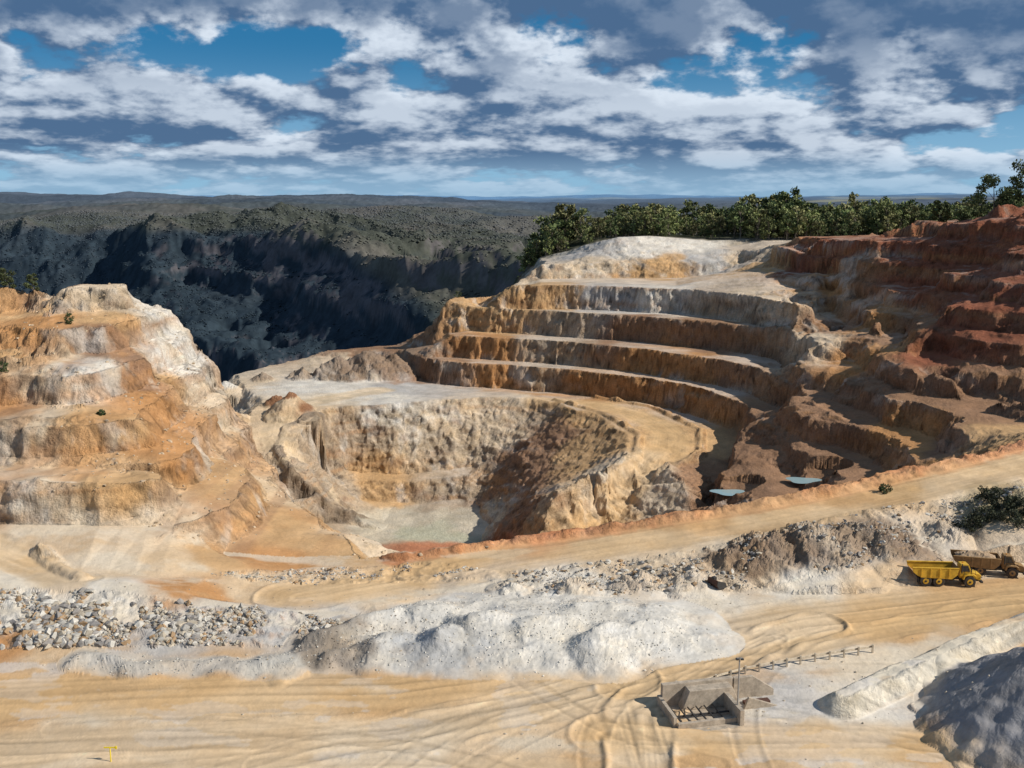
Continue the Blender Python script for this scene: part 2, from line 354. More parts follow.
# ---------------- colour
PAL=dict(W=(.66,.60,.51),C=(.61,.48,.335),O=(.55,.345,.17),OR=(.48,.25,.105),R=(.27,.10,.055),B=(.31,.18,.105),G=(.46,.43,.39),GD=(.27,.265,.26),
 BG=(.63,.465,.295),P=(.65,.545,.41),D=(.15,.105,.075),F=(.05,.055,.03),RB=(.45,.19,.10),GG=(.42,.40,.29),FL=(.52,.45,.34),Q=(.45,.345,.24))
S_="""20,300,O 60,290,C 110,290,C 40,330,OR 0,350,O 60,350,C 90,370,W 30,390,C 10,400,OR 60,430,C 100,430,O 130,380,B 100,345,B 150,400,OR 120,320,O 160,320,W 185,350,W 160,350,W 210,390,C 230,415,C 175,375,O 40,490,C 120,490,O 10,500,P 180,450,OR 220,470,O 250,500,O 290,515,O 150,520,C 60,540,P 20,560,P 200,550,O 260,550,OR 340,545,O 380,548,C 150,560,BG 100,560,C
30,610,W 100,600,W 180,625,G 60,640,C 10,645,OR 280,625,G 180,590,OR 240,595,BG 320,597,BG 390,592,BG
1000,465,BG 900,490,O 760,525,BG 620,548,BG 450,562,O 840,493,OR 700,518,OR 560,538,RB 460,550,RB 940,468,OR
950,500,C 1000,500,C 850,530,C 880,560,W 750,560,C 650,575,C 560,590,W 800,580,W 480,585,G
800,600,P 900,590,BG 1000,600,O 700,600,W 600,590,W
420,640,G 500,640,G 600,640,W 350,640,G 650,640,W 560,610,P
50,690,O 200,680,O 400,690,O 550,690,BG 100,740,P 250,720,BG 400,740,P 500,760,BG 640,700,BG 650,760,O 800,740,BG 900,750,O 980,760,BG 880,670,P 960,650,C 900,630,O 1000,620,O 750,705,G 850,720,W
250,385,C 300,385,W 350,385,W 380,400,W 300,410,BG 265,430,BG 260,450,BG 330,400,P 360,350,B 390,350,B 350,365,C
340,440,Q 400,440,C 450,420,C 500,410,C 380,470,O 330,470,Q 310,455,Q 272,478,BG 300,502,BG 330,505,Q 350,490,Q 400,490,O 450,490,Q 420,515,FL 430,530,GG 380,525,FL 480,520,FL 520,450,B 560,440,B 590,450,O 500,490,B 540,470,B 510,520,B
600,410,O 660,420,O 680,440,O 640,440,O 590,500,BG 640,480,C 600,520,O
430,370,B 420,390,G 500,378,OR 600,383,OR 700,398,OR 480,345,OR 560,355,Q 650,365,OR 740,375,B 500,320,O 560,325,Q 640,330,B 720,335,B 550,297,O 600,297,G 650,300,W 710,300,Q 750,300,C 540,270,C 600,270,C 660,270,O 600,250,G 640,245,W 680,245,W 700,260,G 740,260,C 780,300,C 760,270,O
800,255,R 850,245,R 900,250,R 960,235,R 1010,230,R 860,270,B 930,270,R 980,290,R 1010,320,R 960,340,R 830,290,OR 870,320,OR 840,330,B 805,340,C 880,360,OR 900,330,B 950,390,B 1000,400,B 850,390,B 800,400,B 780,430,B 850,430,B 900,430,OR 950,440,B 860,460,B 1000,435,O 750,450,B 700,480,B 660,490,C 800,475,B 720,490,B 900,450,OR""".split()
SM=[]
for s in S_:
    u,v,k=s.split(','); h=camhit(float(u),float(v))
    if h is not None and h[1]<640: SM.append((h[0],h[1],h[2],PAL[k]))
for t in np.linspace(-.7,.7,16):
    for y in (590,640): SM.append((t*y,y,float(rawz(np.array([t*y]),np.array([float(y)]))[0]),PAL['F']))
for t in np.linspace(.1,.66,9): SM.append((t*560,560,33,PAL['F']))
for t in (-.5,-.4,-.3,-.25,-.2,-.12,-.05): SM.append((t*520,520,-80,PAL['F']))
def base_color(X,Y,Zz):
    w=np.clip(Y/300,.3,1.3)
    qx=(X+w*(7*fbm(X/22,Y/22,3,131)+3*fbm(X/5,(Y+Zz)/5,3,132,.6))).astype(np.float32)
    qy=(Y+w*(7*fbm(X/22,Y/22,3,133)+3*fbm(X/5,(Y+Zz)/5,3,134,.6))).astype(np.float32)
    qz=(Zz+w*2.5*fbm(X/10,Zz/3,3,135)).astype(np.float32)
    acc=np.zeros(X.shape+(3,),np.float32); W=np.zeros(X.shape,np.float32)
    for x,y,z,c in SM:
        d=(qx-x)**2+(qy-y)**2+1.5*(qz-z)**2+2.; wgt=1/(d*d*d); W+=wgt
        for i in range(3): acc[...,i]+=wgt*c[i]
    return acc/W[...,None]
def up2(a,sh):
    ri=np.minimum(np.arange(sh[0])/2,a.shape[0]-1); ci=np.minimum(np.arange(sh[1])/2,a.shape[1]-1)
    r0=ri.astype(int); r1=np.minimum(r0+1,a.shape[0]-1); fr=(ri-r0)[:,None,None]
    a=a[r0]*(1-fr)+a[r1]*fr
    c0=ci.astype(int); c1=np.minimum(c0+1,a.shape[1]-1); fc=(ci-c0)[None,:,None]
    return a[:,c0]*(1-fc)+a[:,c1]*fc
col=up2(base_color(X[::2,::2],Y[::2,::2],H[::2,::2]),X.shape)
def mix(col,c,m):
    m=m[...,None]; return col*(1-m)+np.array(c,np.float32)*m
# faces: strata, stains, cracks
col=mix(col,PAL['OR'],fm*.48*ss(.1,.65,fbm(u_/28,H/2.3,4,141,.6)))
col=mix(col,PAL['W'],fm*.58*ss(.08,.62,fbm(u_/4.5,H/8,4,143,.6))*(1-.6*ss(.34,.42,X/Y)))
col=mix(col,PAL['B'],fm*.5*ss(.2,.8,fbm(u_/9,H/4,4,145,.6)))
col=mix(col,(.14,.085,.055),fm*ss(240,300,Y)*.35*ss(.3,.8,fbm(u_/2.2,H/3,4,146,.6)))
# dusty bench tops
flat=1-ss(.12,.35,slope)
q=ss(300,340,Y)*flat*(1-ss(540,570,Y))*(1-ss(.27,.34,X/Y)*.5)*ss(-.12,-.05,X/Y); col=mix(col,(.59,.49,.39),.65*q*ss(-.7,.3,fbm(X/20,Y/20,3,147)))
crack=1-ss(0,.13,np.abs(fbm(X/6+H/5,Y/6,4,149,.6)))
val=1+(.10+.16*np.maximum(fm,Y>150))*fbm(X/5,(Y+H)/5,5,151,.65)+.08*fm*vn(X*1.3,(Y+H)*1.3,153)-fm*.36*crack-fm*.28*ss(-.1,-.7,blk)  # last term paints crevice shade where the blocks are recessed
leftd=leftmask(X,Y,H)
col=mix(col,PAL['OR'],leftd*.52*ss(.05,.5,fbm(X/10,Y/16,4,154,.6)))
col=mix(col,PAL['B'],leftd*.5*ss(.15,.55,fbm(X/9,H/5,4,159,.6)))
# pile colouring
KC={0:(.60,.56,.49),1:(.47,.44,.385),2:(.25,.205,.16),3:(.25,.25,.26),4:(.26,.12,.06),5:(.56,.45,.33),6:(.3,.25,.15),7:(.24,.165,.11),8:(.27,.19,.13),9:(.40,.39,.37)}
for x,y,z0,h,s,kd in PW:
    d=np.hypot(X-x,Y-y)/(h/s)+.10*fbm(X/1.8,Y/1.8,3,155)
    m=(1-ss(.8,1.15,d))*(.9 if kd<5 else .7); col=mix(col,KC[kd],m); val=val*(1-m)+m*(1+.10*vn(X*3.3,Y*3.3,157)+.12*fbm(X/2.2,Y/2.2,3,156))
for (pts,h,s,kd),(d,S) in zip(LR,lrm):
    c=KC[kd]; m=(1-ss(.6,1.2,d/(h/s)+.25*fbm(X/2.5,Y/2.5,3,155)))*.85; col=mix(col,c,m)
    val=val*(1-m)+m*(1+.17*fbm(X/1.6,Y/1.6,4,156,.7)+.10*vn(X*4,Y*4,159))
col=mix(col,(.60,.47,.33),pilem*.35*ss(.0,.5,fbm(X/3.5,Y/3.5,4,160,.6))*(X<30)*ss(1.8,.4,H))
d,_,_,_=polydist(X,Y,RIDG[0][0]); col=mix(col,(.64,.57,.45),.9*(1-ss(.8,1.1,d/2.6)))
d,_,_,_=polydist(X,Y,berm); col=mix(col,(.49,.205,.095),.85*(1-ss(1.6,3.2,d+.8*fbm(X/2,Y/2,3,158))))
d,_,_,_=polydist(X,Y,RAMPW); col=mix(col,(.26,.20,.145),.85*(1-ss(1.2,2.8,d+.5*fbm(X/2,Y/2,3,158))))
# yard: dried mud / ochre patches
yard=(Y<150)*(1-ss(.3,.5,slope))*(1-pilem)
pat=fbm(X/13,Y/7,5,160,.6); col=mix(col,(.66,.565,.43),yard*.65*ss(.08,.5,pat)); col=mix(col,(.49,.31,.155),yard*.55*ss(.05,.55,-pat))
pud=ss(.36,.44,fbm(X/6,Y/3.2,4,162,.55))*yard*(Y<112); col=mix(col,(.60,.55,.49),pud*.6)
rut=np.zeros(X.shape); roadm=np.zeros(X.shape)
for i,(pts,w) in enumerate(ROADS):
    d,S,SG,zz=polydist(X,Y,pts); sd=d*SG
    ww=w*(1+.25*fbm(S/14,sd*0+i,3,161)); m=(1-ss(.6,1.25,d/ww+.12*fbm(X/1.5,Y/1.5,2,164)))*(np.abs(H-zz)<7)*(1-pilem)
    roadm=np.maximum(roadm,m)
    wob=.5*vn(S/25,i*3.3,163)+.10*vn(S/8,i*1.3,166)
    tr=fbm((sd+wob)*.9,S*.012,2,165+i)
    tr2=fbm((sd+wob)*2.2,S*.02,3,175+i,.6)
    brk=.45+.55*fbm(X/5,Y/5,3,168)
    if i in (2,4): tc_=(.60,.445,.275)
    elif i==1: tc_=(.62,.47,.305)
    elif i==9: tc_=(.62,.47,.30)
    else: tc_=(.57,.38,.19)
    col=mix(col,tc_,m*(.58 if i not in (1,9) else .8))
    val=val*(1+m*(.12*tr+.22*tr2*brk)); rut+=m*(tr*.05+.05*tr2*brk)
    e=np.exp(-((d-ww*1.05)/.35)**2)*(Y<150)*(1-pilem); rut+=e*(.16 if i!=1 else .34)*(.6+vn(S/3,sd*0,177)); 
    if i==1: val=val*(1-.15*e)
# individual wheel tracks criss-crossing the yard
R5=np.random.default_rng(5)
nm=Y<140; ridx=np.where(nm.any(1))[0].max()+1
Xn,Yn=X[:ridx],Y[:ridx]
def arc(x0,y0,a0,k,L):
    o=[];x,y,a=x0,y0,a0
    for i in range(int(L/4)):
        o.append((x,y,0)); x+=4*math.cos(a); y+=4*math.sin(a); a+=4*k
    return o
TR=[]
for i in range(13):
    b=ROADS[[0,0,1,1,2,2,3,0,1,2,0,3,1][i]][0]; o=R5.uniform(-5,5) if i not in (2,3,8,12) else R5.uniform(-2.4,2.4); o2=R5.uniform(-4,4); n=len(b)
    TR.append([(q[0]+o2*(j/n)*.6,q[1]+o*(1-j/n)+o2*j/n,0) for j,q in enumerate(b)][::2])
for x0,y0,a0,k,L in [(-5,88,.9,-.018,70),(-25,90,.35,.004,70),(-48,97,.1,-.012,60),(8,90,1.5,-.045,40),(-30,88,.6,-.01,60),(20,90,2.6,-.02,55),(48,88,2.4,.02,50),(-14,85,1.1,-.022,60),(24,88,1.6,-.03,45)]:
    TR.append(arc(x0,y0,a0,k,L))
for i,pts in enumerate(TR):
    d,S,SG,_=polydist(Xn,Yn,pts)
    g=np.exp(-((np.abs(d)-1.1)/.30)**2)*(.6+.4*vn(S/9,i*7.,190))*(Yn<140)*(1-ss(.2,.4,slope[:ridx]))*(1-pilem[:ridx])
    g2=np.exp(-((np.abs(d)-1.6)/.18)**2)*(Yn<140)*(1-pilem[:ridx])
    val[:ridx]*=1-.22*g; val[:ridx]*=1+.08*g2; rut[:ridx]+=-.06*g+.03*g2
H2=H2+rut*(Y<330)
col=col*np.clip(val,.3,1.45)[...,None]
hv=fbm(X/3,(Y+H)/3,4,181)[...,None]*(.4+.6*fm[...,None]); col=col*(1+hv*np.array([.02,-.03,-.12]))
col=np.clip(col,.01,.75)
rgh=np.clip(.14+np.maximum(fm*np.clip(Y/240,.4,1),ss(150,300,Y)*.35),0,1)
rgh=np.maximum(rgh,.3*rb)*(1-.5*pilem)*(1-.6*roadm)
rgh=np.maximum(rgh,.07)
def make_grid(name,X,Y,Zz,col,mat,al=None):
    nr,nc=X.shape
    me=bpy.data.meshes.new(name); me.vertices.add(nr*nc)
    me.vertices.foreach_set('co',np.stack([X,Y,Zz],-1).astype(np.float32).ravel())
    i=np.arange((nr-1)*nc).reshape(nr-1,nc)[:,:-1].ravel()
    q=np.stack([i,i+1,i+nc+1,i+nc],1).astype(np.int32)
    me.loops.add(q.size); me.loops.foreach_set('vertex_index',q.ravel())
    me.polygons.add(len(q)); me.polygons.foreach_set('loop_start',np.arange(len(q),dtype=np.int32)*4)
    me.update(calc_edges=True)
    a=me.attributes.new('Col','FLOAT_COLOR','POINT')
    a.data.foreach_set('color',np.concatenate([col,np.ones(col.shape[:2]+(1,))],-1).astype(np.float32).ravel())
    if al is not None:
        a=me.attributes.new('Rg','FLOAT','POINT'); a.data.foreach_set('value',al.astype(np.float32).ravel())
    me.materials.append(mat)
    ob=bpy.data.objects.new(name,me); scene.collection.objects.link(ob); return ob
def new_mat(name,color=None,rough=.9,attr=None,nscale=1.,ncon=.25,bump=.0,bscale=3.,metal=0.,spec=.2,rg=None):
    m=bpy.data.materials.new(name); m.use_nodes=True; nt=m.node_tree; b=nt.nodes['Principled BSDF']
    b.inputs['Roughness'].default_value=rough; b.inputs['Metallic'].default_value=metal
    b.inputs['Specular IOR Level'].default_value=spec
    tc=nt.nodes.new('ShaderNodeTexCoord')
    n=nt.nodes.new('ShaderNodeTexNoise'); n.inputs['Scale'].default_value=nscale; n.inputs['Detail'].default_value=5; n.inputs['Roughness'].default_value=.7
    nt.links.new(tc.outputs['Object'],n.inputs['Vector'])
    mr=nt.nodes.new('ShaderNodeMapRange'); mr.inputs[1].default_value=.28; mr.inputs[2].default_value=.72; mr.inputs[3].default_value=1-ncon; mr.inputs[4].default_value=1+ncon
    nt.links.new(n.outputs[0],mr.inputs[0])
    fac=mr.outputs[0]
    if rg:
        ra=nt.nodes.new('ShaderNodeAttribute'); ra.attribute_name=rg
        s1=nt.nodes.new('ShaderNodeMath'); s1.operation='SUBTRACT'; nt.links.new(fac,s1.inputs[0]); s1.inputs[1].default_value=1
        s0=nt.nodes.new('ShaderNodeMath'); s0.operation='MULTIPLY_ADD'; nt.links.new(ra.outputs['Fac'],s0.inputs[0]); s0.inputs[1].default_value=.8; s0.inputs[2].default_value=.3
        s2=nt.nodes.new('ShaderNodeMath'); s2.operation='MULTIPLY_ADD'; nt.links.new(s1.outputs[0],s2.inputs[0]); nt.links.new(s0.outputs[0],s2.inputs[1]); s2.inputs[2].default_value=1
        fac=s2.outputs[0]
    vm=nt.nodes.new('ShaderNodeVectorMath'); vm.operation='SCALE'
    if attr:
        at=nt.nodes.new('ShaderNodeAttribute'); at.attribute_name=attr; nt.links.new(at.outputs['Color'],vm.inputs[0])
    else: vm.inputs[0].default_value=color
    nt.links.new(fac,vm.inputs['Scale']); nt.links.new(vm.outputs[0],b.inputs['Base Color'])
    if bump:
        n2=nt.nodes.new('ShaderNodeTexNoise'); n2.inputs['Scale'].default_value=bscale; n2.inputs['Detail'].default_value=5; n2.inputs['Roughness'].default_value=.75
        nt.links.new(tc.outputs['Object'],n2.inputs['Vector'])
        bp=nt.nodes.new('ShaderNodeBump'); bp.inputs['Distance'].default_value=bump; bp.inputs['Strength'].default_value=1
        h_=n2.outputs[0]
        if rg:
            mm=nt.nodes.new('ShaderNodeMath'); mm.operation='MULTIPLY'; nt.links.new(h_,mm.inputs[0]); nt.links.new(ra.outputs['Fac'],mm.inputs[1]); h_=mm.outputs[0]
        nt.links.new(h_,bp.inputs['Height']); nt.links.new(bp.outputs[0],b.inputs['Normal'])
    return m
MT=new_mat('quarry_rock',attr='Col',rough=.95,nscale=1.6,ncon=.24,bump=1.0,bscale=.9,spec=.1,rg='Rg')
make_grid('quarry_terrain',X2,Y2,H2,col,MT,rgh)
# ---------------- far country
X,Y=grid(632,45000,850,600,.12)
Hh=height(X,Y)
Hh[0]-=1.5; Hh[1]-=.8
canopy=(1-ss(3500,6000,Y))*ss(650,700,Y)
Hh=Hh+canopy*2.2*fbm(X/9,Y/14,2,201)
N=normals(X,Y,Hh); sl=np.sqrt(1-np.clip(N[...,2],0,1)**2)
def gorge_cloud_shade(X,Y,Zz):  # mask for cloud shadow over the gorge, painted into the colour
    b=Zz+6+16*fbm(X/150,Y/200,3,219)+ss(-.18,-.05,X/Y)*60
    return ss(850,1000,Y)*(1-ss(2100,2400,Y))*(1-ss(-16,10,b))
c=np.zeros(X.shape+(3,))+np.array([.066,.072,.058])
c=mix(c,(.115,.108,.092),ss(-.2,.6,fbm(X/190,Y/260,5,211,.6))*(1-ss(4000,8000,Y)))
gm=gorge_cloud_shade(X,Y,Hh)
c=mix(c,(.026,.041,.056),.9*gm)  # painted cloud shadow on the gorge ground
rock=ss(.0,.35,fbm(X/45+Hh/60,Hh/22,4,213,.6))*ss(.45,.65,sl)*ss(-.5,-.3,X/Y+.0)*(Y<1800)
c=mix(c,(.13,.115,.12),.65*rock*(Y>800))
far=ss(1800,5500,Y); c=mix(c,(.10,.13,.175),far*.85)  # aerial haze painted into the ground colour by distance
c=mix(c,(.05,.07,.095),ss(.05,.4,fbm(X/900,Y/500,3,216))*ss(2200,3000,Y)*(1-ss(7000,9000,Y))*.6)  # scattered cloud-shadow patches painted on the hills
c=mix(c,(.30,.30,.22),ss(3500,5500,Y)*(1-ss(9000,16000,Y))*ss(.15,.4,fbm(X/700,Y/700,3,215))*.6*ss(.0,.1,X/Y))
c=mix(c,(.14,.27,.44),ss(7500,11000,Y)*.9)  # bluer painted haze towards the horizon
c=c*(1+.22*fbm(X/14,Y/20,2,217)*(1-ss(3000,7000,Y)))[...,None]
MF=new_mat('forest_ground',attr='Col',rough=1,nscale=.12,ncon=.28,spec=0)
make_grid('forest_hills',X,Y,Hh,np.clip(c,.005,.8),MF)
# ---------------- mesh merge helper
def tri_obj(name,V,Fc,mats,midx=None,col=None,flat=False,k=3):
    me=bpy.data.meshes.new(name); me.vertices.add(len(V)); me.vertices.foreach_set('co',V.astype(np.float32).ravel())
    me.loops.add(Fc.size); me.loops.foreach_set('vertex_index',Fc.astype(np.int32).ravel())
    me.polygons.add(len(Fc)); me.polygons.foreach_set('loop_start',np.arange(len(Fc),dtype=np.int32)*k)
    for m in mats: me.materials.append(m)
    if midx is not None: me.polygons.foreach_set('material_index',midx.astype(np.int32))
    me.update(calc_edges=True)
    if col is not None:
        a=me.attributes.new('Col','FLOAT_COLOR','POINT'); a.data.foreach_set('color',np.concatenate([col,np.ones((len(col),1))],1).astype(np.float32).ravel())
    if flat: me.shade_flat()
    ob=bpy.data.objects.new(name,me); scene.collection.objects.link(ob); return ob
import bmesh
def ico(sub):
    bm=bmesh.new(); bmesh.ops.create_icosphere(bm,subdivisions=sub,radius=1); 
    v=np.array([q.co[:] for q in bm.verts]); f=np.array([[q.index for q in p.verts] for p in bm.faces]); bm.free(); return v,f
I1=ico(1)
def scatter(base,pos,scl,jit,colr,name,mat,sink=.3,flat=True):
    v,f=base; n=len(pos); m=len(v)
    V=np.repeat(v[None],n,0)*(1+rng.normal(0,jit,(n,m,1)))
    a=rng.random(n)*6.283; ca,sa=np.cos(a)[:,None],np.sin(a)[:,None]
    V=V*scl[:,None,:]
    Vx=V[...,0]*ca-V[...,1]*sa; Vy=V[...,0]*sa+V[...,1]*ca
    V=np.stack([Vx,Vy,V[...,2]],-1)+pos[:,None,:]
    V[...,2]+=scl[:,None,2]*sink
    Fc=f[None]+(np.arange(n)*m)[:,None,None]
    C=np.repeat(colr[:,None,:],m,1)
    return tri_obj(name,V.reshape(-1,3),Fc.reshape(-1,3),[mat],col=C.reshape(-1,3),flat=flat)
MR=new_mat('broken_rock',attr='Col',rough=.95,nscale=3,ncon=.2,bump=.05,bscale=6,spec=.1)
def polypts(pg,n):
    lo=pg.min(0);hi=pg.max(0); o=np.zeros((0,2))
    while len(o)<n:
        p=lo+rng.random((n*2,2))*(hi-lo); p=p[inpoly(p[:,0],p[:,1],pg)]; o=np.vstack([o,p])
    return o[:n]
pp=[];cc=[];sc=[]
for pg,n,smin,smax in ((RUB[0],14000,.06,.70),(RUB[1],1800,.08,.32),(RUB[2],6500,.06,.42)):
    p=polypts(pg,n); k=fbm(p[:,0]/4,p[:,1]/4,3,301)
    p=p[k>(-.25 if smax>.5 else .0)]; pp.append(p)
    cl=.55+.45*ss(-.3,.5,fbm(p[:,0]/7,p[:,1]/5,2,303)) if smax>.5 else 1.
    s=smin+(smax*cl-smin)*rng.random(len(p))**6; sc.append(s)
    b=np.array([[.58,.54,.47],[.50,.43,.33],[.34,.31,.28],[.42,.28,.16]])[rng.choice(4,len(p),p=[.38,.28,.22,.12])]; cc.append(b*(.65+.4*rng.random((len(p),1))))
p=np.stack([rng.uniform(-60,60,900),rng.uniform(85,135,900)],1); k=np.ones(len(p),bool)
for pts,w in ROADS[:6]:
    d,_,_,_=polydist(p[:,0],p[:,1],pts); k&=d>w*.9
p=p[k]; pp.append(p); sc.append(.04+.12*rng.random(len(p))**3); cc.append(np.array([[.5,.42,.32]])*(.7+.4*rng.random((len(p),1))))
# coarse stones on the gravel windrows and cones
for pts,h,s,kd in LR:
    q=dens(pts,.5)[:,:2]; q=np.repeat(q,14 if len(q)>12 else 40,0); a=rng.random(len(q))*6.28; r=(h/s)*rng.uniform(.15,1.1,len(q))**.5
    q=q+np.stack([np.cos(a)*r,np.sin(a)*r],1); pp.append(q); sc.append(.03+.12*rng.random(len(q))**6); cc.append(np.array([KC[kd]])*(.75+.45*rng.random((len(q),1))))
pp=np.vstack(pp);sc=np.concatenate(sc);cc=np.vstack(cc)
zz=height(pp[:,0],pp[:,1])
scatter(I1,np.column_stack([pp,zz]),np.stack([sc*rng.uniform(.7,1.4,len(sc)),sc*rng.uniform(.7,1.4,len(sc)),sc*rng.uniform(.6,1,len(sc))],1),.26,cc,'boulder_rubble',MR,.2)
n=3500
p=np.stack([rng.uniform(-.5,.0,n),rng.uniform(148,235,n)],1); p[:,0]*=p[:,1]
e=1.5; z0=height(p[:,0],p[:,1]); zx=height(p[:,0]+e,p[:,1]); zy=height(p[:,0],p[:,1]+e)
g=np.hypot(zx-z0,zy-z0)/e; k=(g>.2)&(g<.9); p=p[k];z0=z0[k]
s=.08+.32*rng.random(len(p))**4
scatter(I1,np.column_stack([p,z0]),np.stack([s,s*1.1,s*.8],1),.25,np.array([[.48,.37,.25]])*(.7+.5*rng.random((len(p),1))),'talus_blocks',MR,.0)
# ---------------- trees
ML=new_mat('eucalypt_leaves',attr='Col',rough=.7,nscale=.6,ncon=.3,spec=.2)
MB=new_mat('eucalypt_bark',attr='Col',rough=.9,nscale=2,ncon=.3)
def tube(pts,r0,r1,k=5):
    V=[];Fc=[]
    for i,p in enumerate(pts):
        r=r0+(r1-r0)*i/(len(pts)-1)
        for j in range(k):
            a=j/k*6.283; V.append((p[0]+r*math.cos(a),p[1]+r*math.sin(a),p[2]))
    for i in range(len(pts)-1):
        for j in range(k):
            a=i*k+j;b=i*k+(j+1)%k; Fc.append((a,b,b+k,a+k))
    return V,Fc
def make_tree(Ht,W,nl,ls,trunk=.5,seed=0,green=(.065,.085,.032)):
    R=np.random.default_rng(seed); V=[];Fc=[];C=[];M=[]
    def add(v,f,c,m):
        o=len(V); V.extend(v); Fc.extend([tuple(q+o for q in x) for x in f]); C.extend([c]*len(v)); M.extend([m]*len(f))
    lean=R.normal(0,.06,2)*Ht
    tp=[(lean[0]*t*t,lean[1]*t*t,Ht*.8*t) for t in np.linspace(0,1,6)]
    add(*tube(tp,Ht*.018,Ht*.005,6),(.20,.17,.13),0)
    ncl=int(R.integers(9,14)); clumps=[]
    for i in range(ncl):
        t=trunk+(1-trunk)*(i+.5)/ncl; a=i*2.4+R.normal(0,.4); rad=W*.5*(.35+.65*math.sin(math.pi*min(1,(t-trunk)/(1-trunk)*.8+.15)))*R.uniform(.5,1)
        c=(lean[0]*t+rad*math.cos(a),lean[1]*t+rad*math.sin(a),Ht*t*R.uniform(.9,1.0))
        clumps.append(c); s=(lean[0]*.3,lean[1]*.3,max(Ht*trunk*.6,c[2]-rad*1.0-Ht*.05))
        mid=((s[0]+c[0])*.5,(s[1]+c[1])*.5,(s[2]+c[2])*.5+.03*Ht)
        add(*tube([s,mid,c],Ht*.009,Ht*.003,4),(.18,.15,.12),0)
    per=nl//ncl
    for c in clumps:
        rr=W*R.uniform(.16,.26); sh=R.uniform(.65,1.3)
        for _ in range(per):
            d=R.normal(0,1,3); d/=np.linalg.norm(d)+1e-9; d*=R.random()**.45
            p=np.array(c)+d*np.array([rr,rr,rr*.7])
            a=R.normal(0,1,3);a/=np.linalg.norm(a); b=np.cross(a,R.normal(0,1,3)); b/=np.linalg.norm(b)+1e-9
            l=ls*R.uniform(.6,1.3); q=[p-a*l-b*l*.5,p+a*l-b*l*.4,p+a*l*.8+b*l*.5,p-a*l*.9+b*l*.55]
            g=sh*R.uniform(.7,1.3)*(1+.25*d[2]); add([tuple(x) for x in q],[(0,1,2,3)],(green[0]*g,green[1]*g,green[2]*g),1)
    return np.array(V),np.array(Fc),np.array(C),np.array(M)
def put_tree(name,x,y,Ht,W,nl=900,ls=.3,seed=1,trunk=.4,green=(.065,.085,.032),z=None):
    V,Fc,C,M=make_tree(Ht,W,nl,ls,trunk,seed,green)
    ob=tri_obj(name,V,Fc,[MB,ML],M,C,k=4)
    if z is None: z=float(height(np.array([x]),np.array([y]))[0])
    ob.location=(x,y,z-.2); return ob
vars_=[make_tree(15,[10.5,9,8][i%3],420,.58,[.12,.34,.25][i%3],100+i,[(.15,.17,.062),(.11,.14,.052),(.18,.175,.075)][i%3]) for i in range(9)]
n=1150
t=rng.uniform(.0,.66,n); y=532+rng.random(n)**1.4*150; x=t*y
k=~((t<.28)&(y<556-40*ss(.2,.27,t)))
k&=(t>.015)
x=x[k];y=y[k]; z=height(x,y); k=z>-25; x=x[k];y=y[k];z=z[k]
VV=[];FF=[];CC=[];MM=[];o=0
cl=fbm(x/30,y/60,3,401)
for i in range(len(x)):
    V,Fc,C,M=vars_[i%9]; s=random.uniform(.5,1.35)*(1+.5*cl[i]); a=random.random()*6.28
    if y[i]<572 : s*=.75
    v=V.copy()*s; vx=v[:,0]*math.cos(a)-v[:,1]*math.sin(a); v[:,1]=v[:,0]*math.sin(a)+v[:,1]*math.cos(a); v[:,0]=vx
    VV.append(v+np.array([x[i],y[i],z[i]-.3])); FF.append(Fc+o); o+=len(V); CC.append(C*random.uniform(.6,1.5)); MM.append(M)
tri_obj('ridge_eucalyptus_forest',np.vstack(VV),np.vstack(FF),[MB,ML],np.concatenate(MM),np.vstack(CC),k=4)
def at(u,y): return (u-512)/F*y*1.01
for i,(u,y,h,w) in enumerate([(982,385,17,13),(1012,378,18,14),(1045,380,16,12),(958,400,12,9),(1080,370,16,12),(930,412,9,8)]):
    put_tree('eucalyptus_tree',at(u,y),y,h,w,2000,.42,seed=20+i,trunk=.15,green=(.10,.12,.045))
# trees standing on the crest of the left hill
for i,(u,h,w) in enumerate([(6,4.8,3.8),(31,4.0,2.8),(-18,5.5,4.5)]):
    ys=np.arange(200,240,1.0); xs=(u-512)/F*ys*.995; hh=height(xs,ys); j=int(np.argmax((hh-CH)/ys))
    put_tree('eucalyptus_tree',float(xs[j]),float(ys[j]),h,w,1300,.15,seed=40+i,trunk=.12,green=(.085,.10,.04),z=float(hh[j]))
for i,(u,v,h,w) in enumerate([(69,322,2.4,2.0),(885,492,1.6,2.2),(2,365,2,2.4),(458,298,3,3.5),(102,412,1.2,1.4)]):
    h_=camhit(u,v); put_tree('green_shrub',h_[0],h_[1],h,w,500,.13,seed=50+i,trunk=.1)
for i,(u,v,z0) in enumerate([(985,528,3),(1003,520,4),(1020,515,5),(1035,520,5),(1012,533,3),(1040,500,5),(990,512,4),(970,530,3)]):
    x,y,_=PZ(u,v,z0); put_tree('roadside_shrub',x,y,random.uniform(1.8,2.8),4.2,900,.15,seed=70+i,trunk=.05,green=(.055,.06,.032))
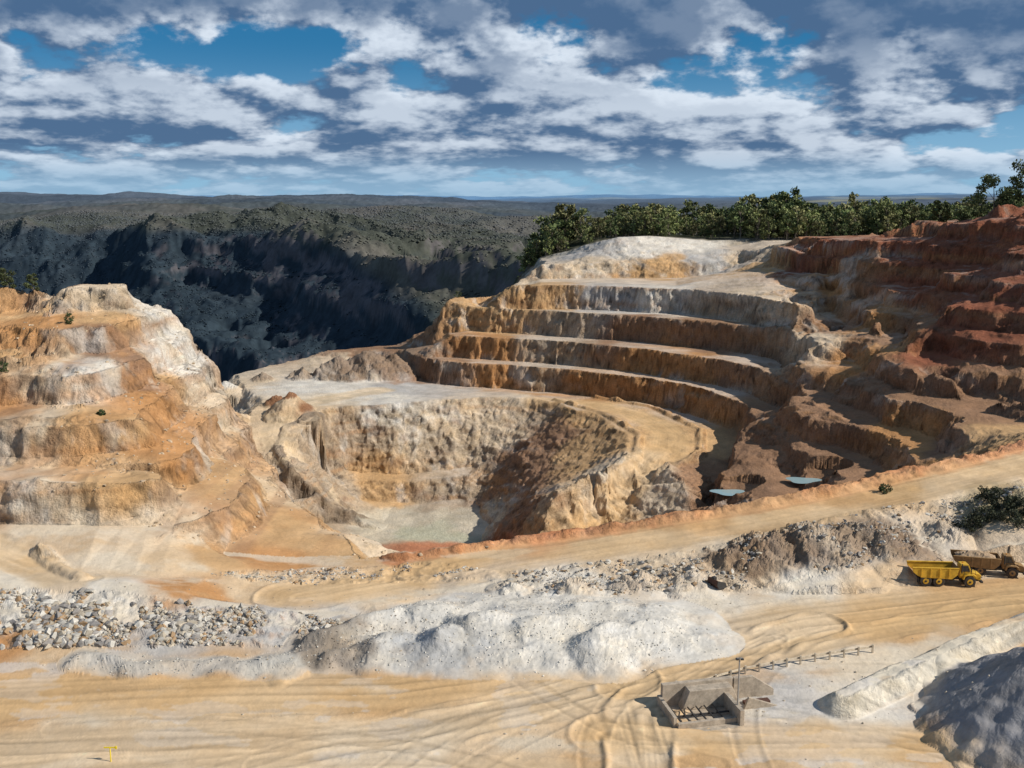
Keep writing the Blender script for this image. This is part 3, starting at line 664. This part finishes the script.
# gorge forest (single mesh)
n=46000
y=np.sqrt(rng.uniform(680**2,2600**2,n)); t=rng.uniform(-.60,.14,n); x=t*y
k=~((t>.02)&(y<760)); x=x[k];y=y[k]; z=height(x,y)
e=6.; g_=np.hypot(height(x+e,y)-z,height(x,y+e)-z)/e; k=~((g_>.75)&(x/y>-.4)&(y>800)); x=x[k];y=y[k];z=z[k]
s=rng.uniform(1.4,3.0,len(x))*np.clip(y/1500,.7,1.15)
g=np.array([[.072,.078,.062]])*(.9+.2*rng.random((len(x),1)))
pt=ss(-.2,.6,fbm(x/190,y/260,5,211,.6))[:,None]; g=g*(1-pt)+pt*np.array([[.115,.108,.092]])
dk=gorge_cloud_shade(x,y,z)[:,None]; g=g*(1-dk)+dk*np.array([[.025,.040,.053]])*(.94+.12*rng.random((len(x),1))); s=s*(1-.3*dk[:,0])  # crowns take the same painted cloud shadow
hz_=ss(1400,2700,y)[:,None]*.4; g=g*(1-hz_)+hz_*np.array([[.09,.108,.135]])  # distance haze painted into the crown colour
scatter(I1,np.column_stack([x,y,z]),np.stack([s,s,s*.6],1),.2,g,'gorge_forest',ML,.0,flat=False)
# ---------------- small objects
def M_(n,c,r=.6,m=0,nc=.15,ns=3,spec=.3): return new_mat(n,c,r,None,ns,nc,metal=m,spec=spec)
MY=M_('yellow_paint',(.66,.39,.04),.55,nc=.3,ns=1.2); MDK=M_('dark_steel',(.045,.042,.04),.6); MTY=M_('tyre_rubber',(.06,.05,.042),.9,nc=.4); MG=M_('cab_glass',(.02,.03,.04),.1,spec=.8)
MC=M_('weathered_concrete',(.40,.33,.25),.9,nc=.4,ns=1.5); MGV=M_('galvanised_steel',(.36,.34,.31),.6,.2); MWD=M_('dusty_brown_paint',(.32,.19,.08),.7,nc=.3,ns=1.5); MRD=M_('rusty_steel',(.10,.05,.035),.8); ML2=M_('load_rock',(.38,.27,.17),.95,nc=.4,ns=2)
MRL=M_('weathered_rail',(.52,.44,.33),.8,nc=.3)
MWT=M_('water',(.30,.42,.43),.08,spec=.6,nc=.05)
def mesh_part(name,V,Fc,mat,parent,bev=.0,flat=True):
    me=bpy.data.meshes.new(name); me.from_pydata([tuple(map(float,v)) for v in V],[],Fc); me.materials.append(mat)
    bm=bmesh.new(); bm.from_mesh(me); bmesh.ops.recalc_face_normals(bm,faces=bm.faces); bm.to_mesh(me); bm.free()
    if flat: me.shade_flat()
    ob=bpy.data.objects.new(name,me); scene.collection.objects.link(ob); ob.parent=parent
    if bev: 
        b=ob.modifiers.new('b','BEVEL'); b.width=bev; b.segments=2; b.limit_method='ANGLE'
    return ob
def box(name,x0,x1,y0,y1,z0,z1,mat,parent,bev=.03):
    V=[(x,y,z) for x in (x0,x1) for y in (y0,y1) for z in (z0,z1)]
    Fc=[(0,1,3,2),(4,6,7,5),(0,4,5,1),(2,3,7,6),(0,2,6,4),(1,5,7,3)]
    return mesh_part(name,V,Fc,mat,parent,bev)
def prism(name,prof,y0,y1,mat,parent,bev=.03):
    n=len(prof); V=[(x,y0,z) for x,z in prof]+[(x,y1,z) for x,z in prof]
    Fc=[tuple(range(n)),tuple(range(2*n-1,n-1,-1))]+[(i,(i+1)%n,(i+1)%n+n,i+n) for i in range(n)]
    return mesh_part(name,V,Fc,mat,parent,bev)
def cylx(name,c,r,w,mat,parent,seg=24,axis='y',bev=.04):
    V=[];n=seg
    for s in (-w/2,w/2):
        for i in range(n):
            a=i/n*6.28318; p={'y':(c[0]+r*math.cos(a),c[1]+s,c[2]+r*math.sin(a)),'z':(c[0]+r*math.cos(a),c[1]+r*math.sin(a),c[2]+s),'x':(c[0]+s,c[1]+r*math.cos(a),c[2]+r*math.sin(a))}[axis]; V.append(p)
    Fc=[tuple(range(n)),tuple(range(2*n-1,n-1,-1))]+[(i,(i+1)%n,(i+1)%n+n,i+n) for i in range(n)]
    return mesh_part(name,V,Fc,mat,parent,bev,flat=True)
def empty(name,loc,rz=0):
    e=bpy.data.objects.new(name,None); scene.collection.objects.link(e); e.location=loc; e.rotation_euler=(0,0,rz); return e
def hz(x,y): return float(height(np.array([float(x)]),np.array([float(y)]))[0])
def truck(x,y,rz,paint,load):
    e=empty('articulated_dump_truck',(x,y,hz(x,y)+.02),rz); e.scale=(.92,.92,.92); R=.92
    for nm,wx in (('front',3.35),('mid',-1.35),('rear',-3.35)):
        for sy,sn in ((-1,'r'),(1,'l')):
            cylx('tyre_%s_%s'%(nm,sn),(wx,sy*1.2,R),R,.62,MTY,e,28,bev=.12)
            cylx('hub_%s_%s'%(nm,sn),(wx,sy*1.2,R),.46,.68,paint,e,18)
            cylx('hub_cap_%s_%s'%(nm,sn),(wx,sy*1.2,R),.18,.78,MDK,e,12)
    box('rear_frame',-4.3,1.3,-.45,.45,.8,1.25,MDK,e); box('articulation',1.2,2.2,-.3,.3,.85,1.3,MDK,e); box('front_frame',2.1,5.0,-.5,.5,.75,1.25,MDK,e)
    for nm,wx in (('front',3.35),('mid',-1.35),('rear',-3.35)): cylx('axle_'+nm,(wx,0,R),.2,2.2,MDK,e,12)
    prof=[(-5.5,3.0),(-5.35,2.35),(-4.6,1.75),(-3.9,1.5),(.6,1.32),(1.35,2.0),(1.6,3.05),(.2,3.15)]
    for s,sn in ((-1,'r'),(1,'l')):
        prism('tub_side_'+sn,prof,s*1.42,s*1.52,paint,e,.02)
        box('tub_rail_'+sn,-5.5,1.6,s*1.44-.12,s*1.44+.14,3.0,3.14,paint,e)
        for i,rx in enumerate((-4.1,-2.7,-1.3,.1)): box('tub_rib_%s_%d'%(sn,i),rx-.09,rx+.09,min(s*1.523,s*1.62),max(s*1.523,s*1.62),1.55,2.98,paint,e,.015)
    th=.1
    for i,(a,b) in enumerate(zip(prof[1:6],prof[2:7])):
        V=[(a[0],-1.42,a[1]),(a[0],1.42,a[1]),(b[0],1.42,b[1]),(b[0],-1.42,b[1]),(a[0],-1.42,a[1]+th),(a[0],1.42,a[1]+th),(b[0]-th*.2,1.42,b[1]+th),(b[0]-th*.2,-1.42,b[1]+th)]
        mesh_part('tub_floor_%d'%i,V,[(0,1,2,3),(4,7,6,5),(0,4,5,1),(1,5,6,2),(2,6,7,3),(3,7,4,0)],MWD,e)
    if load:
        V=[];Fc=[];nx,ny=22,12
        for i in range(nx):
            for j in range(ny):
                a=i/(nx-1);b=j/(ny-1); xx=-4.9+6.1*a; yy=-1.38+2.76*b
                V.append((xx,yy,2.75+1.0*math.sin(math.pi*a)**.7*math.sin(math.pi*b)**.8+random.uniform(-.14,.14)))
        for i in range(nx-1):
            for j in range(ny-1): k=i*ny+j; Fc.append((k,k+ny,k+ny+1,k+1))
        mesh_part('rock_load',V,Fc,ML2,e)
    prism('cab',[(2.0,1.3),(2.0,3.35),(2.15,3.5),(3.25,3.5),(3.75,2.35),(3.75,1.3)],-.72,.72,paint,e,.05)
    for s,sn in ((-1,'r'),(1,'l')):
        prism('side_window_'+sn,[(2.15,2.35),(2.15,3.3),(3.15,3.3),(3.55,2.35)],min(s*.725,s*.74),max(s*.725,s*.74),MG,e,0)
        box('mirror_'+sn,3.5,3.58,min(s*1.05,s*1.3),max(s*1.05,s*1.3),2.5,3.0,MDK,e,.02); box('mirror_arm_'+sn,3.5,3.54,min(s*.72,s*1.1),max(s*.72,s*1.1),2.9,2.95,MDK,e,0)
        prism('fender_'+sn,[(2.25,1.3),(2.45,1.95),(2.8,2.1),(3.9,2.1),(4.3,1.85),(4.4,1.5),(4.25,1.5),(4.1,1.75),(3.85,1.93),(2.9,1.93),(2.6,1.8),(2.45,1.3)],min(s*.85,s*1.5),max(s*.85,s*1.5),paint,e,.02)
        box('headlamp_'+sn,5.27,5.32,s*.85-.15,s*.85+.15,1.45,1.65,MGV,e,.01)
        for k in range(4): box('handrail_%s_%d'%(sn,k),2.4+k*.55,2.44+k*.55,s*1.42-.02,s*1.42+.02,2.1,2.75,MDK,e,0)
        box('handrail_top_'+sn,2.4,4.1,s*1.42-.02,s*1.42+.02,2.75,2.79,MDK,e,0)
    V=[(3.36,-.66,3.32),(3.36,.66,3.32),(3.765,.66,2.42),(3.765,-.66,2.42)]
    V=[(a+.03,b,c+.02) for a,b,c in V]; mesh_part('windscreen',V,[(0,1,2,3)],MG,e)
    prism('bonnet',[(3.76,1.25),(3.76,2.3),(5.0,2.0),(5.25,1.8),(5.25,1.1),(5.0,.95),(4.3,1.25)],-.8,.8,paint,e,.06)
    box('grille',5.255,5.3,-.55,.55,1.15,1.75,MDK,e,0); box('bumper',5.0,5.4,-1.35,1.35,.75,1.05,MDK,e)
    cylx('exhaust',(2.2,-.95,2.9),.09,1.5,MDK,e,12,'z'); cylx('fuel_tank',(2.0,1.0,1.3),.32,.7,MDK,e,16,'x')
    box('beacon',2.5,2.65,-.08,.08,3.5,3.68,M_('amber_lamp',(.8,.3,.02),.3),e,.02)
    box('mudflap',-4.45,-4.4,-1.45,-.75,.5,1.4,MDK,e,0)
    return e
x,y,_=PZ(944,584,0); truck(x,y,math.radians(-4),MY,False)
x,y,_=PZ(987,574,0); truck(x,y,math.radians(-14),MWD,True)
# bucket
x,y,_=PZ(717,591,0); e=empty('excavator_bucket',(x,y,hz(x,y)),.5); e.scale=(1.15,1.15,1.15)
pr=[(-.7,1.1),(-.8,.5),(-.5,.05),(.1,-.02),(.8,.05),(.8,.13),(.1,.08),(-.42,.15),(-.68,.52),(-.58,1.08)]
prism('shell',pr,-.9,.9,MRD,e,.01)
for s in (-.9,.9): prism('cheek_%d'%(s>0),[(-.7,1.1),(-.8,.5),(-.5,.05),(.1,-.02),(.8,.05),(.5,.7)],s-.03 if s>0 else s-.05,s+.05 if s>0 else s+.03,MDK,e,.01)
for i in range(5): prism('tooth_%d'%i,[(.8,.03),(1.05,.06),(.8,.14)],-.8+i*.36,-.68+i*.36,MDK,e,0)
box('hinge_lug',-.75,-.3,-.25,.25,1.0,1.35,MDK,e)
# concrete loading bunker
bx,by,_=PZ(707,716,0); e=empty('concrete_loading_bunker',(bx,by,hz(bx,by)-.1),math.radians(12))
box('floor_slab',-4.2,4.2,-2.8,3.2,-.1,.18,MC,e)
box('back_wall',-4.0,4.3,3.0,3.6,0,2.7,MC,e); box('left_wall',-4.4,-4.0,-1.5,3.6,0,1.3,MC,e); box('middle_wall',2.6,3.1,-2.6,2.98,0,1.9,MC,e)
box('front_kerb',-4.0,2.58,-1.9,-1.5,.19,.75,MC,e)
prism('sloped_slab',[(-2.2,.2),(-1.4,2.4),(3.6,2.4),(4.6,.2)],1.6,2.98,MC,e,.05)
for i in range(6): box('rail_%d'%i,-3.6+i*.95,-3.48+i*.95,-1.48,1.5,.6,.72,MDK,e,.01)
box('rail_support',-3.9,2.5,-.1,.1,.45,.6,MDK,e,.01)
prism('wing_wall',[(4.35,0),(4.35,2.7),(6.6,2.7),(9.2,.9),(9.2,0)],2.9,3.3,MC,e,.03)
prism('side_wing',[(4.4,0),(5.0,1.6),(8.6,.2),(8.6,0)],.4,.7,MC,e,.03)
box('pipe_stack',5.0,8.0,1.2,2.0,0,.5,MRD,e)
x,y,_=PZ(737,719,0); z=hz(x,y); e=empty('street_lamp',(x,y,z-.1),0)
cylx('pole',(0,0,3.6),.08,7.2,MGV,e,10,'z',0); box('base_plate',-.25,.25,-.25,.25,0,.15,MC,e); box('arm',-.3,.3,-.04,.04,7.1,7.2,MGV,e,.01); box('lamp_head_l',-.42,-.12,-.15,.15,6.95,7.12,MDK,e,.02); box('lamp_head_r',.12,.42,-.15,.15,6.95,7.12,MDK,e,.02); box('control_box',-.18,.18,-.3,-.09,1.2,1.8,MGV,e,.01)
# guard rail
gp=dens(Z([(676,690,0),(700,688,0),(745,674,0),(800,664,0),(872,653,0)]),1.9)
e=empty('guard_rail',(0,0,0)); zs=height(gp[:,0].copy(),gp[:,1].copy())
for i,(p,z) in enumerate(zip(gp,zs)): box('post_%d'%i,p[0]-.1,p[0]+.1,p[1]-.2,p[1]+.0,z-.2,z+1.1,MRL,e,.01)
for i in range(len(gp)-1):
    a=np.array([gp[i][0],gp[i][1]+.05,zs[i]]);b=np.array([gp[i+1][0],gp[i+1][1]+.05,zs[i+1]]); V=[];
    for q in (a,b):
        for dy,dz in ((0,.62),(-.04,.69),(0,.76),(-.04,.83),(0,.90)): V.append((q[0],q[1]+dy,q[2]+dz))
    mesh_part('rail_%d'%i,V,[(k,k+1,k+6,k+5) for k in range(4)],MRL,e)
x,y,_=PZ(111,762,0); e=empty('yellow_marker_post',(x,y,hz(x,y)-.05)); MYM=M_('marker_yellow',(.8,.6,.03)); cylx('post',(0,0,.8),.06,1.6,MYM,e,8,'z',0); box('cross_bar',-.6,.6,-.04,.04,1.5,1.62,MYM,e,.01); box('end_tag',.5,.7,-.05,.05,1.4,1.7,MYM,e,.01)
for i,(x,y,z) in enumerate(POOLS[:2]):
    V=[];k=28
    for j in range(k): a=j/k*6.283; r=1+.2*math.sin(3*a+i); V.append((x+4.5*r*math.cos(a),y+3.0*r*math.sin(a),z-.3))
    me=bpy.data.meshes.new('pool'); me.from_pydata(V,[],[tuple(range(k))]); me.materials.append(MWT); o=bpy.data.objects.new('water_pool',me); scene.collection.objects.link(o)
# ---------------- light
el=math.radians(36); sx,sy=.965,-.26; az=math.atan2(sx,sy); L=math.hypot(sx,sy)
sd=Vector((sx/L*math.cos(el),sy/L*math.cos(el),math.sin(el)))
sun=bpy.data.lights.new('sun','SUN'); sun.energy=5.0; sun.angle=math.radians(.5); sun.color=(1,.95,.87)
so=bpy.data.objects.new('sun',sun); scene.collection.objects.link(so); so.rotation_euler=sd.to_track_quat('Z','Y').to_euler()
w=bpy.data.worlds.new('World'); scene.world=w; w.use_nodes=True; nt=w.node_tree; nd=nt.nodes; lk=nt.links
bg=nd['Background']; bg.inputs[1].default_value=.1
sky=nd.new('ShaderNodeTexSky'); sky.sky_type='NISHITA'; sky.sun_disc=False; sky.sun_elevation=el; sky.sun_rotation=az; sky.air_density=1; sky.dust_density=.3; sky.ozone_density=2
def math_(op,a,b=None,c=None):
    n=nd.new('ShaderNodeMath'); n.operation=op
    for i,q in enumerate((a,b,c)):
        if q is None: continue
        if isinstance(q,(int,float)): n.inputs[i].default_value=q
        else: lk.new(q,n.inputs[i])
    return n.outputs[0]
def sms(x,a,b,lin=False):
    n=nd.new('ShaderNodeMapRange'); n.interpolation_type='LINEAR' if lin else 'SMOOTHSTEP'; n.inputs[1].default_value=a; n.inputs[2].default_value=b; lk.new(x,n.inputs[0]); return n.outputs[0]
def mixc(f,a,b):
    n=nd.new('ShaderNodeMix'); n.data_type='RGBA'; 
    if isinstance(f,float): n.inputs[0].default_value=f
    else: lk.new(f,n.inputs[0])
    for i,q in ((6,a),(7,b)):
        if isinstance(q,tuple): n.inputs[i].default_value=(*q,1)
        else: lk.new(q,n.inputs[i])
    return n.outputs[2]
tc=nd.new('ShaderNodeTexCoord'); sep=nd.new('ShaderNodeSeparateXYZ'); lk.new(tc.outputs['Generated'],sep.inputs[0])
dx,dy,dz=sep.outputs
zc=math_('MAXIMUM',dz,0.0)
azm=math_('ARCTAN2',dx,dy)
px=math_('MULTIPLY',azm,10.5); py=math_('MULTIPLY',math_('LOGARITHM',math_('ADD',zc,.09),math.e),4.4)
def vec(ax,ay,az=0.):
    c=nd.new('ShaderNodeCombineXYZ')
    for i,q in enumerate((ax,ay,az)):
        if isinstance(q,(int,float)): c.inputs[i].default_value=q
        else: lk.new(q,c.inputs[i])
    return c.outputs[0]
def noise(v,s,d,r=.55,dist=0.):
    n=nd.new('ShaderNodeTexNoise'); n.inputs['Scale'].default_value=s; n.inputs['Detail'].default_value=d; n.inputs['Roughness'].default_value=r; n.inputs['Distortion'].default_value=dist; lk.new(v,n.inputs['Vector']); return n.outputs[0]
def dens_(ox,oy):
    v=vec(math_('ADD',px,ox),math_('ADD',py,oy),11.2)
    a=noise(v,.95,7,.56,.0); b=noise(v,.32,1,.5)
    return math_('ADD',math_('MULTIPLY',a,.62),math_('MULTIPLY',b,.38))
n1=dens_(0.,0.); n2=dens_(.13,.26)
gx=math_('ADD',azm,.25); gz=math_('SUBTRACT',dz,.138)
gap=math_('EXPONENT',math_('MULTIPLY',math_('ADD',math_('POWER',math_('DIVIDE',gx,.18),2.),math_('POWER',math_('DIVIDE',gz,.030),2.)),-1.))
bias=math_('ADD',.035,math_('ADD',math_('MULTIPLY',sms(dz,.12,.175),.07),math_('MULTIPLY',math_('MULTIPLY',sms(azm,-.05,.15),sms(dz,.08,.13)),.06)))
cov=math_('SUBTRACT',math_('ADD',n1,bias),math_('MULTIPLY',gap,.16))
alpha=sms(cov,.44,.50)
lit=sms(math_('SUBTRACT',n1,n2),-.05,.07)
thick=math_('MULTIPLY',sms(cov,.49,.60),math_('ADD',.30,math_('MULTIPLY',sms(dz,.08,.15),.70)))
litc=math_('MULTIPLY',lit,math_('SUBTRACT',1.,math_('MULTIPLY',thick,.84)))
cl=mixc(litc,(.75,1.45,2.7),(7.4,8.2,9.2))
hzn=sms(dz,.0,.05)
cl=mixc(math_('MULTIPLY',math_('SUBTRACT',1.,hzn),.6),cl,(3.8,5.4,7.2))
blue=mixc(sms(dz,.0,.15),(3.0,5.4,7.8),(.12,1.6,3.4))
tint=nd.new('ShaderNodeMix'); tint.data_type='RGBA'; tint.blend_type='MULTIPLY'; tint.inputs[0].default_value=1; lk.new(sky.outputs[0],tint.inputs[6]); tint.inputs[7].default_value=(.32,.62,.95,1)
skyc=mixc(.75,tint.outputs[2],blue)
alpha2=math_('MULTIPLY',alpha,math_('ADD',.5,math_('MULTIPLY',hzn,.45)))
lk.new(mixc(alpha2,skyc,cl),bg.inputs[0])
# ---------------- camera
cam=bpy.data.cameras.new('camera'); cam.lens=36*F/1024; cam.sensor_width=36; cam.clip_end=90000; cam.clip_start=.5
co=bpy.data.objects.new('camera',cam); scene.collection.objects.link(co); co.location=(0,0,CH); co.rotation_euler=(math.radians(90)-PITCH,0,0); scene.camera=co
scene.view_settings.view_transform='Standard'; scene.view_settings.look='None'; scene.view_settings.exposure=0
